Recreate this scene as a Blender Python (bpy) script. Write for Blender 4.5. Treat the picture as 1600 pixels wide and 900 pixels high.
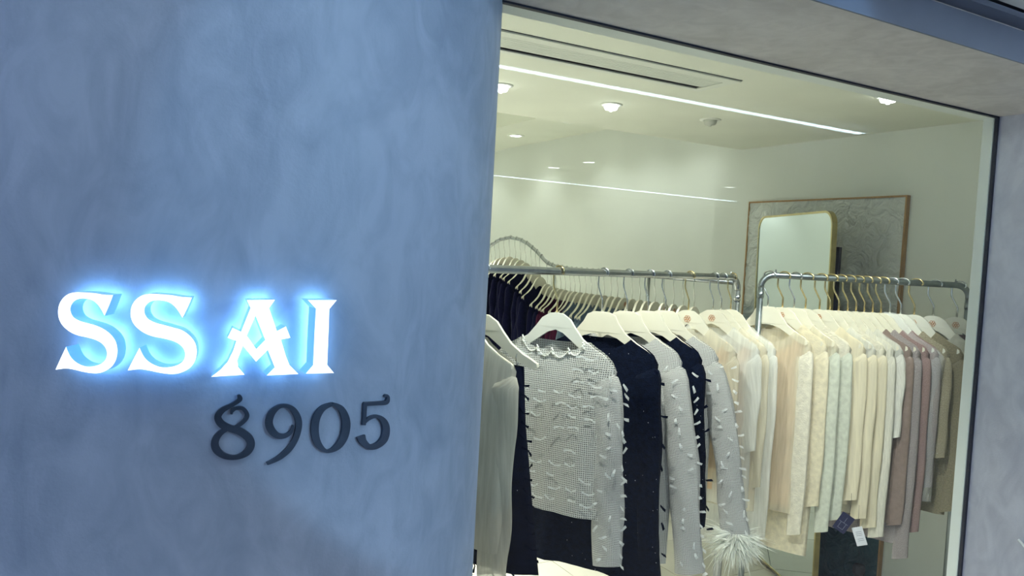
import bpy, bmesh, math, random
from mathutils import Vector, Matrix
from mathutils.geometry import tessellate_polygon
for o in list(bpy.data.objects): bpy.data.objects.remove(o)
SC = bpy.context.scene
COL = SC.collection
R = math.radians
# ------------------------------------------------------------------ camera
EYE, FPX = 1.6, 1200.0
FZ = -.30                                # floor level
YAW, PITCH, ROLL = R(29), R(2.6), R(3.1)
FW = Vector((math.sin(YAW)*math.cos(PITCH), math.cos(YAW)*math.cos(PITCH), -math.sin(PITCH)))
RT = Vector((math.cos(YAW), -math.sin(YAW), 0)); UP = RT.cross(FW)
XA = math.cos(ROLL)*RT+math.sin(ROLL)*UP; YA = -math.sin(ROLL)*RT+math.cos(ROLL)*UP
CAM = Vector((0, 0, EYE))
cd = bpy.data.cameras.new('camera'); cam = bpy.data.objects.new('camera', cd); COL.objects.link(cam)
cd.sensor_width = 36; cd.lens = FPX/1600*36; cd.clip_start = .02
cam.matrix_world = Matrix(((XA.x, YA.x, -FW.x, 0), (XA.y, YA.y, -FW.y, 0), (XA.z, YA.z, -FW.z, EYE), (0, 0, 0, 1)))
SC.camera = cam
vs = SC.view_settings; vs.view_transform = 'Standard'; vs.look = 'None'; vs.gamma = 1; vs.use_curve_mapping = False
vs.exposure = 1.0
w = bpy.data.worlds.new('world'); SC.world = w; w.use_nodes = True
w.node_tree.nodes['Background'].inputs[0].default_value = (.42, .56, .86, 1)
w.node_tree.nodes['Background'].inputs[1].default_value = .95
def ray(px, py): return FW+XA*((px-800)/FPX)-YA*((py-450)/FPX)
def at(px, py, d): return CAM+ray(px, py)*d
def on(ax, v, px, py):
    d = ray(px, py); return CAM+d*((v-CAM[ax])/d[ax])
def px_of(P):
    d = Vector(P)-CAM; z = d.dot(FW); return 800+FPX*d.dot(XA)/z, 450-FPX*d.dot(YA)/z, z
# ------------------------------------------------------------------ lights
def lamp(kind, name, loc, power, color, target=None, **kw):
    l = bpy.data.lights.new(name, kind); l.energy = power; l.color = color
    for k, v in kw.items(): setattr(l, k, v)
    o = bpy.data.objects.new(name, l); COL.objects.link(o); o.location = loc
    if target is not None: o.rotation_euler = (Vector(target)-Vector(loc)).to_track_quat('-Z', 'Y').to_euler()
    return o
COOL = (.62, .78, 1.0); SHOP = (.97, 1.0, .93)
lamp('SPOT', 'corridor_spot', (1.9, -1.5, 2.2), 50, (.36, .69, 1.0), (.90, 1.45, 1.72), spot_size=R(29), spot_blend=.10, shadow_soft_size=.02)
# ------------------------------------------------------------------ materials
def newmat(name):
    m = bpy.data.materials.new(name); m.use_nodes = True
    return m, m.node_tree.nodes, m.node_tree.links, m.node_tree.nodes['Principled BSDF']
def plain(name, col, rough=.5, metal=0, noise=0, scale=20, bump=0, bscale=60, spec=.5, stretch=None, sheen=0):
    m, N, L, b = newmat(name)
    b.inputs['Base Color'].default_value = (*col, 1); b.inputs['Roughness'].default_value = rough
    b.inputs['Metallic'].default_value = metal; b.inputs['Specular IOR Level'].default_value = spec
    if sheen: b.inputs['Sheen Weight'].default_value = sheen
    tc = N.new('ShaderNodeTexCoord'); src = tc.outputs['Object']
    if stretch:
        mp = N.new('ShaderNodeMapping'); mp.inputs['Scale'].default_value = stretch; L.new(src, mp.inputs[0]); src = mp.outputs[0]
    if noise:
        n = N.new('ShaderNodeTexNoise'); n.inputs['Scale'].default_value = scale; n.inputs['Detail'].default_value = 6
        L.new(src, n.inputs['Vector'])
        r = N.new('ShaderNodeValToRGB'); r.color_ramp.elements[0].position = .3; r.color_ramp.elements[1].position = .7
        r.color_ramp.elements[0].color = (*[c*(1-noise) for c in col], 1); r.color_ramp.elements[1].color = (*[min(1, c*(1+noise)) for c in col], 1)
        L.new(n.outputs[0], r.inputs[0]); L.new(r.outputs[0], b.inputs['Base Color'])
    if bump:
        n = N.new('ShaderNodeTexNoise'); n.inputs['Scale'].default_value = bscale; n.inputs['Detail'].default_value = 5
        L.new(src, n.inputs['Vector'])
        bp = N.new('ShaderNodeBump'); bp.inputs['Strength'].default_value = bump; bp.inputs['Distance'].default_value = .01
        L.new(n.outputs[0], bp.inputs['Height']); L.new(bp.outputs[0], b.inputs['Normal'])
    return m
def emis(name, col, s):
    m, N, L, b = newmat(name)
    b.inputs['Base Color'].default_value = (*[min(1, c) for c in col], 1)
    b.inputs['Emission Color'].default_value = (*col, 1); b.inputs['Emission Strength'].default_value = s
    return m
def plaster(name, c1, c2):
    m, N, L, b = newmat(name)
    tc = N.new('ShaderNodeTexCoord')
    mp = N.new('ShaderNodeMapping'); mp.inputs['Scale'].default_value = (1, 1, .55); L.new(tc.outputs['Object'], mp.inputs[0])
    n1 = N.new('ShaderNodeTexNoise'); n1.inputs['Scale'].default_value = 3.2; n1.inputs['Detail'].default_value = 9; n1.inputs['Roughness'].default_value = .62; n1.inputs['Distortion'].default_value = .8
    L.new(mp.outputs[0], n1.inputs['Vector'])
    n2 = N.new('ShaderNodeTexNoise'); n2.inputs['Scale'].default_value = 13; n2.inputs['Detail'].default_value = 8; n2.inputs['Distortion'].default_value = 1.4
    L.new(mp.outputs[0], n2.inputs['Vector'])
    mx = N.new('ShaderNodeMix'); mx.data_type = 'FLOAT'; mx.inputs[0].default_value = .42
    L.new(n1.outputs[0], mx.inputs[2]); L.new(n2.outputs[0], mx.inputs[3])
    r = N.new('ShaderNodeValToRGB'); e = r.color_ramp.elements
    e[0].position = .39; e[1].position = .61; e[0].color = (*c1, 1); e[1].color = (*c2, 1)
    L.new(mx.outputs[0], r.inputs[0]); L.new(r.outputs[0], b.inputs['Base Color'])
    b.inputs['Roughness'].default_value = .48; b.inputs['Specular IOR Level'].default_value = .35
    n3 = N.new('ShaderNodeTexNoise'); n3.inputs['Scale'].default_value = 160; n3.inputs['Detail'].default_value = 4; L.new(tc.outputs['Object'], n3.inputs['Vector'])
    ad = N.new('ShaderNodeMath'); ad.operation = 'MULTIPLY_ADD'; ad.inputs[1].default_value = .35
    L.new(n3.outputs[0], ad.inputs[0]); L.new(n2.outputs[0], ad.inputs[2])
    bp = N.new('ShaderNodeBump'); bp.inputs['Strength'].default_value = .22; bp.inputs['Distance'].default_value = .006
    L.new(ad.outputs[0], bp.inputs['Height']); L.new(bp.outputs[0], b.inputs['Normal'])
    return m
def glassmat(name):
    m, N, L, b = newmat(name); N.remove(b)
    out = N['Material Output']; g = N.new('ShaderNodeNewGeometry')
    dt = N.new('ShaderNodeVectorMath'); dt.operation = 'DOT_PRODUCT'; L.new(g.outputs['Incoming'], dt.inputs[0]); L.new(g.outputs['Normal'], dt.inputs[1])
    def M(op, a, b_): 
        x = N.new('ShaderNodeMath'); x.operation = op
        for i, v in enumerate((a, b_)):
            if isinstance(v, (int, float)): x.inputs[i].default_value = v
            elif v is not None: L.new(v, x.inputs[i])
        return x.outputs[0]
    c = M('SUBTRACT', 1.0, M('ABSOLUTE', dt.outputs['Value'], None)); f = M('ADD', M('MULTIPLY', M('POWER', c, 5.0), .98), .018)
    t = N.new('ShaderNodeBsdfTransparent'); t.inputs[0].default_value = (.975, .99, .98, 1)
    gl = N.new('ShaderNodeBsdfGlossy'); gl.inputs['Roughness'].default_value = .0
    mx = N.new('ShaderNodeMixShader'); L.new(f, mx.inputs[0]); L.new(t.outputs[0], mx.inputs[1]); L.new(gl.outputs[0], mx.inputs[2]); L.new(mx.outputs[0], out.inputs[0])
    return m
def fabric(name, col, rough=.8, noise=.12, scale=40, alpha=1.0, transl=.25, bump=.25, bscale=220, sheen=.2, spark=0, gloss=None, streak=False):
    """woven cloth: diffuse + translucency, optional transparency (sheer) and fine relief"""
    m, N, L, b = newmat(name); out = N['Material Output']
    uv = N.new('ShaderNodeUVMap')
    mp = N.new('ShaderNodeMapping'); mp.inputs['Scale'].default_value = (6, .6, 1) if streak else (1, 1, 1); L.new(uv.outputs[0], mp.inputs[0])
    n = N.new('ShaderNodeTexNoise'); n.inputs['Scale'].default_value = scale; n.inputs['Detail'].default_value = 5; L.new(mp.outputs[0], n.inputs['Vector'])
    r = N.new('ShaderNodeValToRGB'); r.color_ramp.elements[0].position = .3; r.color_ramp.elements[1].position = .7
    r.color_ramp.elements[0].color = (*[c*(1-noise) for c in col], 1); r.color_ramp.elements[1].color = (*[min(1, c*(1+noise)) for c in col], 1)
    L.new(n.outputs[0], r.inputs[0]); csock = r.outputs[0]
    if spark:
        v = N.new('ShaderNodeTexVoronoi'); v.inputs['Scale'].default_value = 90; L.new(uv.outputs[0], v.inputs['Vector'])
        lt = N.new('ShaderNodeMath'); lt.operation = 'LESS_THAN'; lt.inputs[1].default_value = .10; L.new(v.outputs['Distance'], lt.inputs[0])
        sp = N.new('ShaderNodeSeparateColor'); L.new(v.outputs['Color'], sp.inputs[0])
        gt = N.new('ShaderNodeMath'); gt.operation = 'GREATER_THAN'; gt.inputs[1].default_value = 1-spark; L.new(sp.outputs[0], gt.inputs[0])
        mu = N.new('ShaderNodeMath'); mu.operation = 'MULTIPLY'; L.new(lt.outputs[0], mu.inputs[0]); L.new(gt.outputs[0], mu.inputs[1])
        mc = N.new('ShaderNodeMix'); mc.data_type = 'RGBA'; L.new(mu.outputs[0], mc.inputs[0]); L.new(csock, mc.inputs[6]); mc.inputs[7].default_value = (.9, .92, .95, 1); csock = mc.outputs[2]
    L.new(csock, b.inputs['Base Color']); b.inputs['Roughness'].default_value = gloss if gloss else rough
    b.inputs['Specular IOR Level'].default_value = .5 if gloss else .05 if max(col) < .05 else .2; b.inputs['Sheen Weight'].default_value = sheen
    n2 = N.new('ShaderNodeTexNoise'); n2.inputs['Scale'].default_value = bscale; n2.inputs['Detail'].default_value = 3; L.new(mp.outputs[0], n2.inputs['Vector'])
    bp = N.new('ShaderNodeBump'); bp.inputs['Strength'].default_value = bump; bp.inputs['Distance'].default_value = .004
    L.new(n2.outputs[0], bp.inputs['Height']); L.new(bp.outputs[0], b.inputs['Normal'])
    sh = b.outputs[0]
    if transl:
        tr = N.new('ShaderNodeBsdfTranslucent'); L.new(csock, tr.inputs[0])
        mx = N.new('ShaderNodeMixShader'); mx.inputs[0].default_value = transl; L.new(sh, mx.inputs[1]); L.new(tr.outputs[0], mx.inputs[2]); sh = mx.outputs[0]
    if alpha < 1:
        t = N.new('ShaderNodeBsdfTransparent'); mx = N.new('ShaderNodeMixShader'); mx.inputs[0].default_value = alpha
        L.new(t.outputs[0], mx.inputs[1]); L.new(sh, mx.inputs[2]); sh = mx.outputs[0]
    L.new(sh, out.inputs[0]); return m
def tweed(name, col, cell=.0075, hole=.45, gap=.36):
    """open loose weave: thread grid from uv in metres, see-through in the holes"""
    m, N, L, b = newmat(name); out = N['Material Output']
    uv = N.new('ShaderNodeUVMap'); nz = N.new('ShaderNodeTexNoise'); nz.inputs['Scale'].default_value = 28; L.new(uv.outputs[0], nz.inputs['Vector'])
    sc = N.new('ShaderNodeVectorMath'); sc.operation = 'SCALE'; sc.inputs['Scale'].default_value = .006; L.new(nz.outputs['Color'], sc.inputs[0])
    ad = N.new('ShaderNodeVectorMath'); ad.operation = 'ADD'; L.new(uv.outputs[0], ad.inputs[0]); L.new(sc.outputs[0], ad.inputs[1])
    sep = N.new('ShaderNodeSeparateXYZ'); L.new(ad.outputs[0], sep.inputs[0])
    def M(op, a, b_=None):
        x = N.new('ShaderNodeMath'); x.operation = op
        for i, v in enumerate((a, b_)):
            if isinstance(v, (int, float)): x.inputs[i].default_value = v
            elif v is not None: L.new(v, x.inputs[i])
        return x.outputs[0]
    su = M('ABSOLUTE', M('SINE', M('MULTIPLY', sep.outputs[0], math.pi/cell))); sv = M('ABSOLUTE', M('SINE', M('MULTIPLY', sep.outputs[1], math.pi/cell)))
    h = M('MINIMUM', su, sv)                       # 0 on a thread, 1 in the hole
    holef = M('GREATER_THAN', h, 1-gap)
    r = N.new('ShaderNodeValToRGB'); r.color_ramp.elements[0].color = (*col, 1); r.color_ramp.elements[1].color = (*[c*.42 for c in col], 1)
    r.color_ramp.elements[0].position = .3; r.color_ramp.elements[1].position = .8; L.new(h, r.inputs[0]); L.new(r.outputs[0], b.inputs['Base Color'])
    b.inputs['Roughness'].default_value = .85; b.inputs['Sheen Weight'].default_value = .3
    bp = N.new('ShaderNodeBump'); bp.inputs['Strength'].default_value = .7; bp.inputs['Distance'].default_value = .003; bp.invert = True
    L.new(h, bp.inputs['Height']); L.new(bp.outputs[0], b.inputs['Normal'])
    t = N.new('ShaderNodeBsdfTransparent'); mx = N.new('ShaderNodeMixShader'); L.new(M('MULTIPLY', holef, hole), mx.inputs[0]); L.new(b.outputs[0], mx.inputs[1]); L.new(t.outputs[0], mx.inputs[2])
    L.new(mx.outputs[0], out.inputs[0]); return m
MAT = dict(
    bluelit=plaster('blue_lit_plaster', (.265, .335, .445), (.385, .46, .585)),  # blue light falling on the wall is mixed into its plaster colour
    plaster=plaster('lavender_plaster', (.47, .48, .545), (.62, .63, .68)),
    soffit=plaster('taupe_plaster', (.55, .525, .50), (.69, .665, .635)),
    fascia=plain('slate_fascia', (.13, .16, .23), .5, noise=.12, scale=4),
    ctile=plain('corridor_ceiling_panel', (.55, .58, .6), .7, noise=.04, scale=3),
    dark=plain('dark_gap', (.01, .014, .03), .6), gasket=plain('black_gasket', (.006, .01, .03), .5),
    ceil=plain('shop_ceiling_paint', (.76, .79, .70), .85, noise=.03, scale=3),
    wall=plain('shop_wall_paint', (.72, .76, .72), .85, noise=.03, scale=2, bump=.05, bscale=30),
    frame=plain('white_window_frame', (.74, .79, .76), .45, noise=.03, scale=6),
    floor=plain('cream_floor_tile', (.72, .68, .58), .35, noise=.05, scale=5), grout=plain('floor_grout', (.35, .34, .3), .9),
    cfloor=plain('corridor_floor_stone', (.065, .066, .072), .35, noise=.08, scale=4),
    vent=plain('vent_white_metal', (.72, .76, .70), .5, noise=.03, scale=10),
    steel=plain('brushed_steel', (.42, .45, .47), .24, 1, noise=.12, scale=30, stretch=(1, 1, .1)),
    dsteel=plain('grey_steel', (.25, .29, .31), .33, 1, noise=.12, scale=30),
    chrome=plain('chrome_wire', (.6, .62, .62), .2, 1, noise=.05), gold=plain('gold_wire', (.62, .50, .25), .25, 1, noise=.08),
    hanger=plain('cream_hanger_lacquer', (.70, .67, .54), .38, noise=.03, scale=8), hanger2=plain('grey_ivory_hanger_lacquer', (.70, .70, .62), .4, noise=.03, scale=8),
    logo=plain('copper_print', (.52, .20, .06), .4, noise=.1), hole=plain('hanger_shadow_plate', (.3, .24, .18), .5, noise=.1),
    face=emis('lit_white_acrylic', (.93, .97, 1.0), .62), halo=emis('blue_halo_led', (.24, .58, 1.0), 5.6),
    side=None, digit=plain('brushed_dark_metal', (.085, .115, .165), .38, .85, noise=.3, scale=9, bump=.05),
    lampon=emis('lamp_diffuser', (.96, 1, .95), 5), tube=emis('led_diffuser', (.70, .86, 1.0), 19), cdl=emis('corridor_downlight', (.9, .95, 1), 25),
    lampoff=plain('unlit_grey_lamp', (.55, .57, .52), .5), ring=plain('white_lamp_ring', (.8, .83, .78), .4),
    brass=plain('brushed_brass', (.52, .44, .22), .22, 1, noise=.1, scale=30), mirror=plain('mirror_silver', (.70, .78, .80), .015, 1),
    wood=plain('oak_frame', (.40, .24, .10), .5, noise=.2, scale=14, stretch=(6, 6, 1)), black=plain('black_metal', (.004, .004, .012), .5),
    glass=glassmat('window_glass'), ribbon=fabric('white_organza_ribbon', (.86, .88, .86), alpha=.9, transl=.4, bump=.1), navyribbon=fabric('navy_ribbon', (.002, .004, .014), transl=0, sheen=0),
    pearl=plain('pearl', (.86, .86, .78), .2), feather=fabric('white_feather', (.88, .90, .84), transl=.4, bump=0),
    tag_navy=plain('navy_card', (.008, .01, .05), .5), tag_line=plain('grey_print', (.22, .24, .3), .6), tag_white=plain('white_card', (.72, .74, .8), .6),
)
m, N, L, b = newmat('blue_acrylic_return'); MAT['side'] = m
b.inputs['Base Color'].default_value = (.25, .52, .78, 1); b.inputs['Roughness'].default_value = .25
b.inputs['Emission Color'].default_value = (.16, .45, .85, 1); b.inputs['Emission Strength'].default_value = .22
# artwork: thick white relief paint, dark teal towards the bottom
m, N, L, b = newmat('relief_paint'); MAT['art'] = m
tc = N.new('ShaderNodeTexCoord'); n1 = N.new('ShaderNodeTexNoise'); n1.inputs['Scale'].default_value = 9; n1.inputs['Detail'].default_value = 9; n1.inputs['Distortion'].default_value = 1.5; L.new(tc.outputs['Object'], n1.inputs[0])
sx = N.new('ShaderNodeSeparateXYZ'); L.new(tc.outputs['Object'], sx.inputs[0])
ma = N.new('ShaderNodeMath'); ma.operation = 'MULTIPLY_ADD'; ma.inputs[1].default_value = .35; L.new(n1.outputs[0], ma.inputs[0]); L.new(sx.outputs[2], ma.inputs[2])
r = N.new('ShaderNodeValToRGB'); e = r.color_ramp.elements; e[0].position = .40; e[0].color = (.012, .075, .095, 1); e[1].position = .56; e[1].color = (.74, .78, .76, 1)
mm = N.new('ShaderNodeMapRange'); mm.inputs[1].default_value = .6; mm.inputs[2].default_value = 2.4; L.new(ma.outputs[0], mm.inputs[0]); L.new(mm.outputs[0], r.inputs[0]); L.new(r.outputs[0], b.inputs['Base Color'])
b.inputs['Roughness'].default_value = .6; bp = N.new('ShaderNodeBump'); bp.inputs['Strength'].default_value = 1; bp.inputs['Distance'].default_value = .06; L.new(n1.outputs[0], bp.inputs['Height']); L.new(bp.outputs[0], b.inputs['Normal'])
FAB = dict(
    tweed=tweed('white_open_tweed', (.70, .70, .65)), tweed2=tweed('white_dense_tweed', (.68, .68, .64), .006, .15, .3),
    navy=fabric('navy_boucle', (.0025, .005, .015), noise=.5, scale=60, transl=0, bump=.6, bscale=160, spark=.10, sheen=.02), navyplain=fabric('navy_cloth', (.002, .0035, .013), noise=.4, transl=0, spark=.05, sheen=.02),
    beigesheer=fabric('beige_sheer', (.60, .57, .47), alpha=.72, transl=.3, bump=.1, streak=True, scale=12),
    sheer=fabric('cream_sheer', (.84, .78, .62), alpha=.55, transl=.35, bump=.1, streak=True, scale=14), sheerwhite=fabric('white_sheer', (.86, .87, .82), alpha=.62, transl=.35, bump=.15, streak=True, scale=14),
    peach=fabric('peach_lining', (.80, .60, .40), alpha=.85, transl=.3, streak=True, scale=12),
    ivory=fabric('ivory_knit', (.82, .78, .65), bump=.7, bscale=140), cream=fabric('cream_knit', (.82, .75, .56), bump=.5, bscale=180), mint=fabric('pale_mint_knit', (.70, .73, .62), bump=.5),
    satin=fabric('cream_satin', (.84, .77, .58), gloss=.35, bump=.05, streak=True, scale=10), crinkle=fabric('champagne_crinkle', (.72, .70, .60), gloss=.25, bump=.9, bscale=26, streak=True, transl=.1),
    rib=fabric('white_rib', (.84, .83, .76), bump=.7, bscale=40, streak=True), taupe=fabric('taupe_satin', (.27, .20, .17), gloss=.35, bump=.3, transl=.1), glitter=fabric('silver_mauve_glitter', (.38, .34, .34), noise=.45, scale=300, bump=.6, spark=.3),
    rose=fabric('dusty_rose_knit', (.36, .25, .24), noise=.25, scale=200, bump=.6), beigeg=fabric('beige_glitter_knit', (.40, .36, .26), noise=.35, scale=240, bump=.6, spark=.2), olive=fabric('olive_beige_knit', (.32, .285, .19), noise=.2, scale=160, bump=.6),
    beige=fabric('warm_beige_knit', (.42, .35, .215), noise=.2, scale=160, bump=.6), felt=fabric('pale_wool', (.62, .62, .54), noise=.1, bump=.4), mauve=fabric('mauve_knit', (.20, .155, .17), noise=.15, bump=.4),
    burgundy=fabric('burgundy_cloth', (.045, .006, .022), transl=0, noise=.3, sheen=.02), blue=fabric('dusty_blue_cloth', (.11, .165, .225), transl=.05, noise=.2, streak=True, scale=12), midnight=fabric('midnight_cloth', (.004, .004, .022), transl=0, noise=.3, sheen=.02),
)
m, N, L, b = newmat('clear_plastic_film'); FAB['film'] = m; out = N['Material Output']
b.inputs['Base Color'].default_value = (.9, .93, .95, 1); b.inputs['Roughness'].default_value = .12
t = N.new('ShaderNodeBsdfTransparent'); mx = N.new('ShaderNodeMixShader'); mx.inputs[0].default_value = .22; L.new(t.outputs[0], mx.inputs[1]); L.new(b.outputs[0], mx.inputs[2]); L.new(mx.outputs[0], out.inputs[0])
n = N.new('ShaderNodeTexNoise'); n.inputs['Scale'].default_value = 22; n.inputs['Detail'].default_value = 2; bp = N.new('ShaderNodeBump'); bp.inputs['Strength'].default_value = .6; bp.inputs['Distance'].default_value = .02; L.new(n.outputs[0], bp.inputs['Height']); L.new(bp.outputs[0], b.inputs['Normal'])
# ------------------------------------------------------------------ mesh helpers
class MB:
    def __init__(s): s.v = []; s.f = []; s.uv = {}
    def add(s, vs, fs):
        o = len(s.v); s.v += [tuple(x) for x in vs]; s.f += [tuple(i+o for i in q) for q in fs]; return s
    def box(s, a, b):
        x0, y0, z0 = a; x1, y1, z1 = b
        return s.add([(x0, y0, z0), (x1, y0, z0), (x1, y1, z0), (x0, y1, z0), (x0, y0, z1), (x1, y0, z1), (x1, y1, z1), (x0, y1, z1)],
                     [(0, 3, 2, 1), (4, 5, 6, 7), (0, 1, 5, 4), (1, 2, 6, 5), (2, 3, 7, 6), (3, 0, 4, 7)])
    def tube(s, pts, r, n=8, cap=True):
        pts = [Vector(p) for p in pts]; k = len(pts); rs = r if isinstance(r, (list, tuple)) else [r]*k
        nrm = None; rings = []
        for i, p in enumerate(pts):
            t = (pts[min(i+1, k-1)]-pts[max(i-1, 0)]).normalized()
            if nrm is None:
                a = Vector((0, 0, 1)) if abs(t.z) < .9 else Vector((1, 0, 0)); nrm = t.cross(a).normalized()
            else:
                nrm = (nrm-t*nrm.dot(t)).normalized()
            bn = t.cross(nrm)
            rings.append([p+(nrm*math.cos(2*math.pi*j/n)+bn*math.sin(2*math.pi*j/n))*rs[i] for j in range(n)])
        vs = [q for rg in rings for q in rg]; fs = []
        for i in range(k-1):
            for j in range(n): fs.append((i*n+j, i*n+(j+1) % n, (i+1)*n+(j+1) % n, (i+1)*n+j))
        if cap: fs += [tuple(range(n-1, -1, -1)), tuple((k-1)*n+j for j in range(n))]
        return s.add(vs, fs)
    def lathe(s, prof, c=(0, 0, 0), n=24):
        vs = [(c[0]+r*math.cos(2*math.pi*j/n), c[1]+r*math.sin(2*math.pi*j/n), c[2]+z) for r, z in prof for j in range(n)]; k = len(prof)
        return s.add(vs, [(i*n+j, i*n+(j+1) % n, (i+1)*n+(j+1) % n, (i+1)*n+j) for i in range(k-1) for j in range(n)])
    def mesh(s, name, m, smooth=False):
        me = bpy.data.meshes.new(name); me.from_pydata(s.v, [], s.f); me.materials.append(m)
        if s.uv:
            l = me.uv_layers.new(name='UVMap')
            for lp in me.loops: l.data[lp.index].uv = s.uv.get(lp.vertex_index, (0, 0))
        bm = bmesh.new(); bm.from_mesh(me)
        if not s.uv: bmesh.ops.recalc_face_normals(bm, faces=bm.faces)
        bm.to_mesh(me); bm.free()
        if smooth: me.polygons.foreach_set('use_smooth', [True]*len(me.polygons))
        return me
    def build(s, name, m, parent=None, smooth=False, loc=None):
        return link(name, s.mesh(name, m, smooth), parent, loc)
def link(name, me, parent=None, loc=None):
    o = bpy.data.objects.new(name, me); COL.objects.link(o)
    if parent: o.parent = parent
    if loc is not None: o.location = loc
    return o
def tag(o, label=None, cat=None, group=None, kind=None):
    if label: o['label'] = label
    if cat: o['category'] = cat
    if group: o['group'] = group
    if kind: o['kind'] = kind
    return o
def empty(name, loc, rz=0):
    o = bpy.data.objects.new(name, None); COL.objects.link(o); o.location = loc; o.rotation_euler.z = rz; o.empty_display_size = .05; return o
def bevel(o, wd=.003, seg=2):
    md = o.modifiers.new('bevel', 'BEVEL'); md.width = wd; md.segments = seg; md.limit_method = 'ANGLE'; return o
# ------------------------------------------------------------------ the setting
GY, HEAD, XR = 1.6, 2.18, 2.832           # glass plane, window head, right jamb
SY, FT = 1.18, 2.262                     # soffit outer edge, fascia top
CZ, LY = 2.41, 4.0                       # shop ceiling, its inner edge
WX, WASHX, WZ = 4.0, 3.35, 2.77
def struct(name, mb, m, label=None, cat=None):
    o = mb.build(name, MAT[m]); o['kind'] = 'structure'
    if label: o['label'] = label
    if cat: o['category'] = cat
    return o
# curved plaster wall
def az(px, py):
    d = ray(px, py); return math.atan2(d.x, d.y)
a0, aT = az(345, 540), az(762, 450)
TD = (GY+.03)/math.cos(aT); DA = TD/math.cos(aT-a0); CR = TD*math.tan(aT-a0)
CX, CY = DA*math.sin(a0), DA*math.cos(a0)
mb = MB(); n = 96; vsx = []; fsx = []
levels = [FZ, .6, 1.2, 1.8, 2.29]
for z in levels:
    for j in range(n): a = 2*math.pi*j/n; vsx.append((CX+CR*math.cos(a), CY+CR*math.sin(a), z))
for i in range(len(levels)-1):
    for j in range(n): fsx.append((i*n+j, i*n+(j+1) % n, (i+1)*n+(j+1) % n, (i+1)*n+j))
mb.add(vsx, fsx)
o = mb.build('wall_curved', MAT['bluelit'], smooth=True); tag(o, 'rounded lavender grey plaster wall carrying the lit shop sign', 'wall', kind='structure')
struct('wall_left', MB().box((-6, 1.5, FZ), (CX-.2, 1.66, 2.29)), 'plaster', 'plaster shop front wall left of the rounded wall', 'wall')
struct('wall_right', MB().box((WX, GY+.05, FZ), (WX+.12, 4.232, CZ+.4)), 'wall', 'plain shop side wall behind the tall picture', 'wall')
struct('wall_back', MB().box((WX+.1, 4.2, FZ), (WX+.2, 9.0, 3.2)), 'wall', 'pale rear wall washed by ceiling downlights', 'wall')
struct('wall_end', MB().box((-2.6, 9.0, FZ), (WX+.2, 9.1, 3.2)), 'wall', 'far end wall of the shop', 'wall')
struct('wall_inner_left', MB().box((-2.6, 1.7, FZ), (-2.5, 9.0, 3.2)), 'wall', 'shop side wall opposite the mirror', 'wall')
struct('wall_pier', MB().box((XR+.006, .35, FZ), (XR+1.3, GY+.015, HEAD)), 'plaster', 'plaster pier forming the right side of the window opening', 'wall')
struct('wall_front_inner', MB().box((XR+.05, GY+.02, FZ), (WX+.12, GY+.07, CZ+.02)), 'wall', 'inner face of the front wall right of the window', 'wall')
struct('ceiling_soffit', MB().box((-.6, SY, HEAD), (6, GY+.02, HEAD+.10)), 'soffit', 'taupe plaster soffit above the shop window', 'soffit')
struct('trim_1', MB().box((-.6, SY-.006, HEAD+.0), (6, SY, FT)), 'fascia', 'slate blue fascia band along the soffit edge', 'trim')
struct('trim_2', MB().box((-6, SY-.05, FT+.006), (6, SY+.02, FT+.02)), 'fascia', 'narrow slate ceiling trim above the fascia', 'trim')
struct('wall_above_window', MB().box((CX, GY+.02, HEAD+.0), (XR+.05, GY+.08, CZ+.02)), 'frame', 'pale lintel above the window glass', 'wall')
cc = struct('ceiling', MB().box((-6, -5.2, FT+.03), (12, SY+.05, FT+.06)), 'dark', 'panelled corridor ceiling outside the shop', 'ceiling')
pm = MB().box((.004, .004, 0), (1.196, .596, .012)).mesh('panel', MAT['ctile'])
for i in range(-3, 7):
    for j in range(-6, 2):
        link('panel', pm, cc, (i*1.2+.35, j*.6+SY-.06-1.2, FT+.02))
# shop ceilings
cs = struct('ceiling_shop', MB().box((-2.6, GY+.08, CZ), (WX, LY, CZ+.06)), 'ceil', 'pale green white shop ceiling behind the window', 'ceiling')
struct('ceiling_wash', MB().box((WASHX, LY, WZ), (WX+.1, 9, WZ+.04)), 'ceil', 'raised ceiling strip with wall washing downlights', 'ceiling')
struct('ceiling_rear', MB().box((-2.6, LY, 3.2), (WASHX, 9, 3.24)), 'ceil', 'high ceiling over the rear of the shop', 'ceiling')
struct('trim_3', MB().box((WASHX, LY, WZ+.04), (WASHX+.03, 9, 3.2)), 'ceil', 'upright side face of the raised ceiling strip', 'trim')
struct('trim_4', MB().box((-2.6, LY-.04, CZ+.06), (WX, LY, 3.24)), 'ceil', 'upright back face of the front ceiling', 'trim')
# floors
fl = struct('floor', MB().box((-2.6, GY-.1, FZ-.06), (WX+.2, 9.1, FZ-.006)), 'grout', 'pale tiled shop floor', 'floor')
tm = MB().box((.003, .003, 0), (.597, .597, .008)).mesh('tile', MAT['floor'])
for i in range(-2, 8):
    for j in range(0, 12):
        link('tile', tm, fl, (-.75+i*.6+.33, GY-.05+j*.6, FZ-.008))
struct('floor_corridor', MB().box((-6, -5.2, FZ-.06), (12, GY-.1, FZ)), 'cfloor', 'grey stone corridor floor', 'floor')
struct('wall_opposite', MB().box((-6, -5.3, FZ), (12, -5.2, FT+.03)), 'fascia', 'corridor wall opposite the shop', 'wall')
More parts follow.
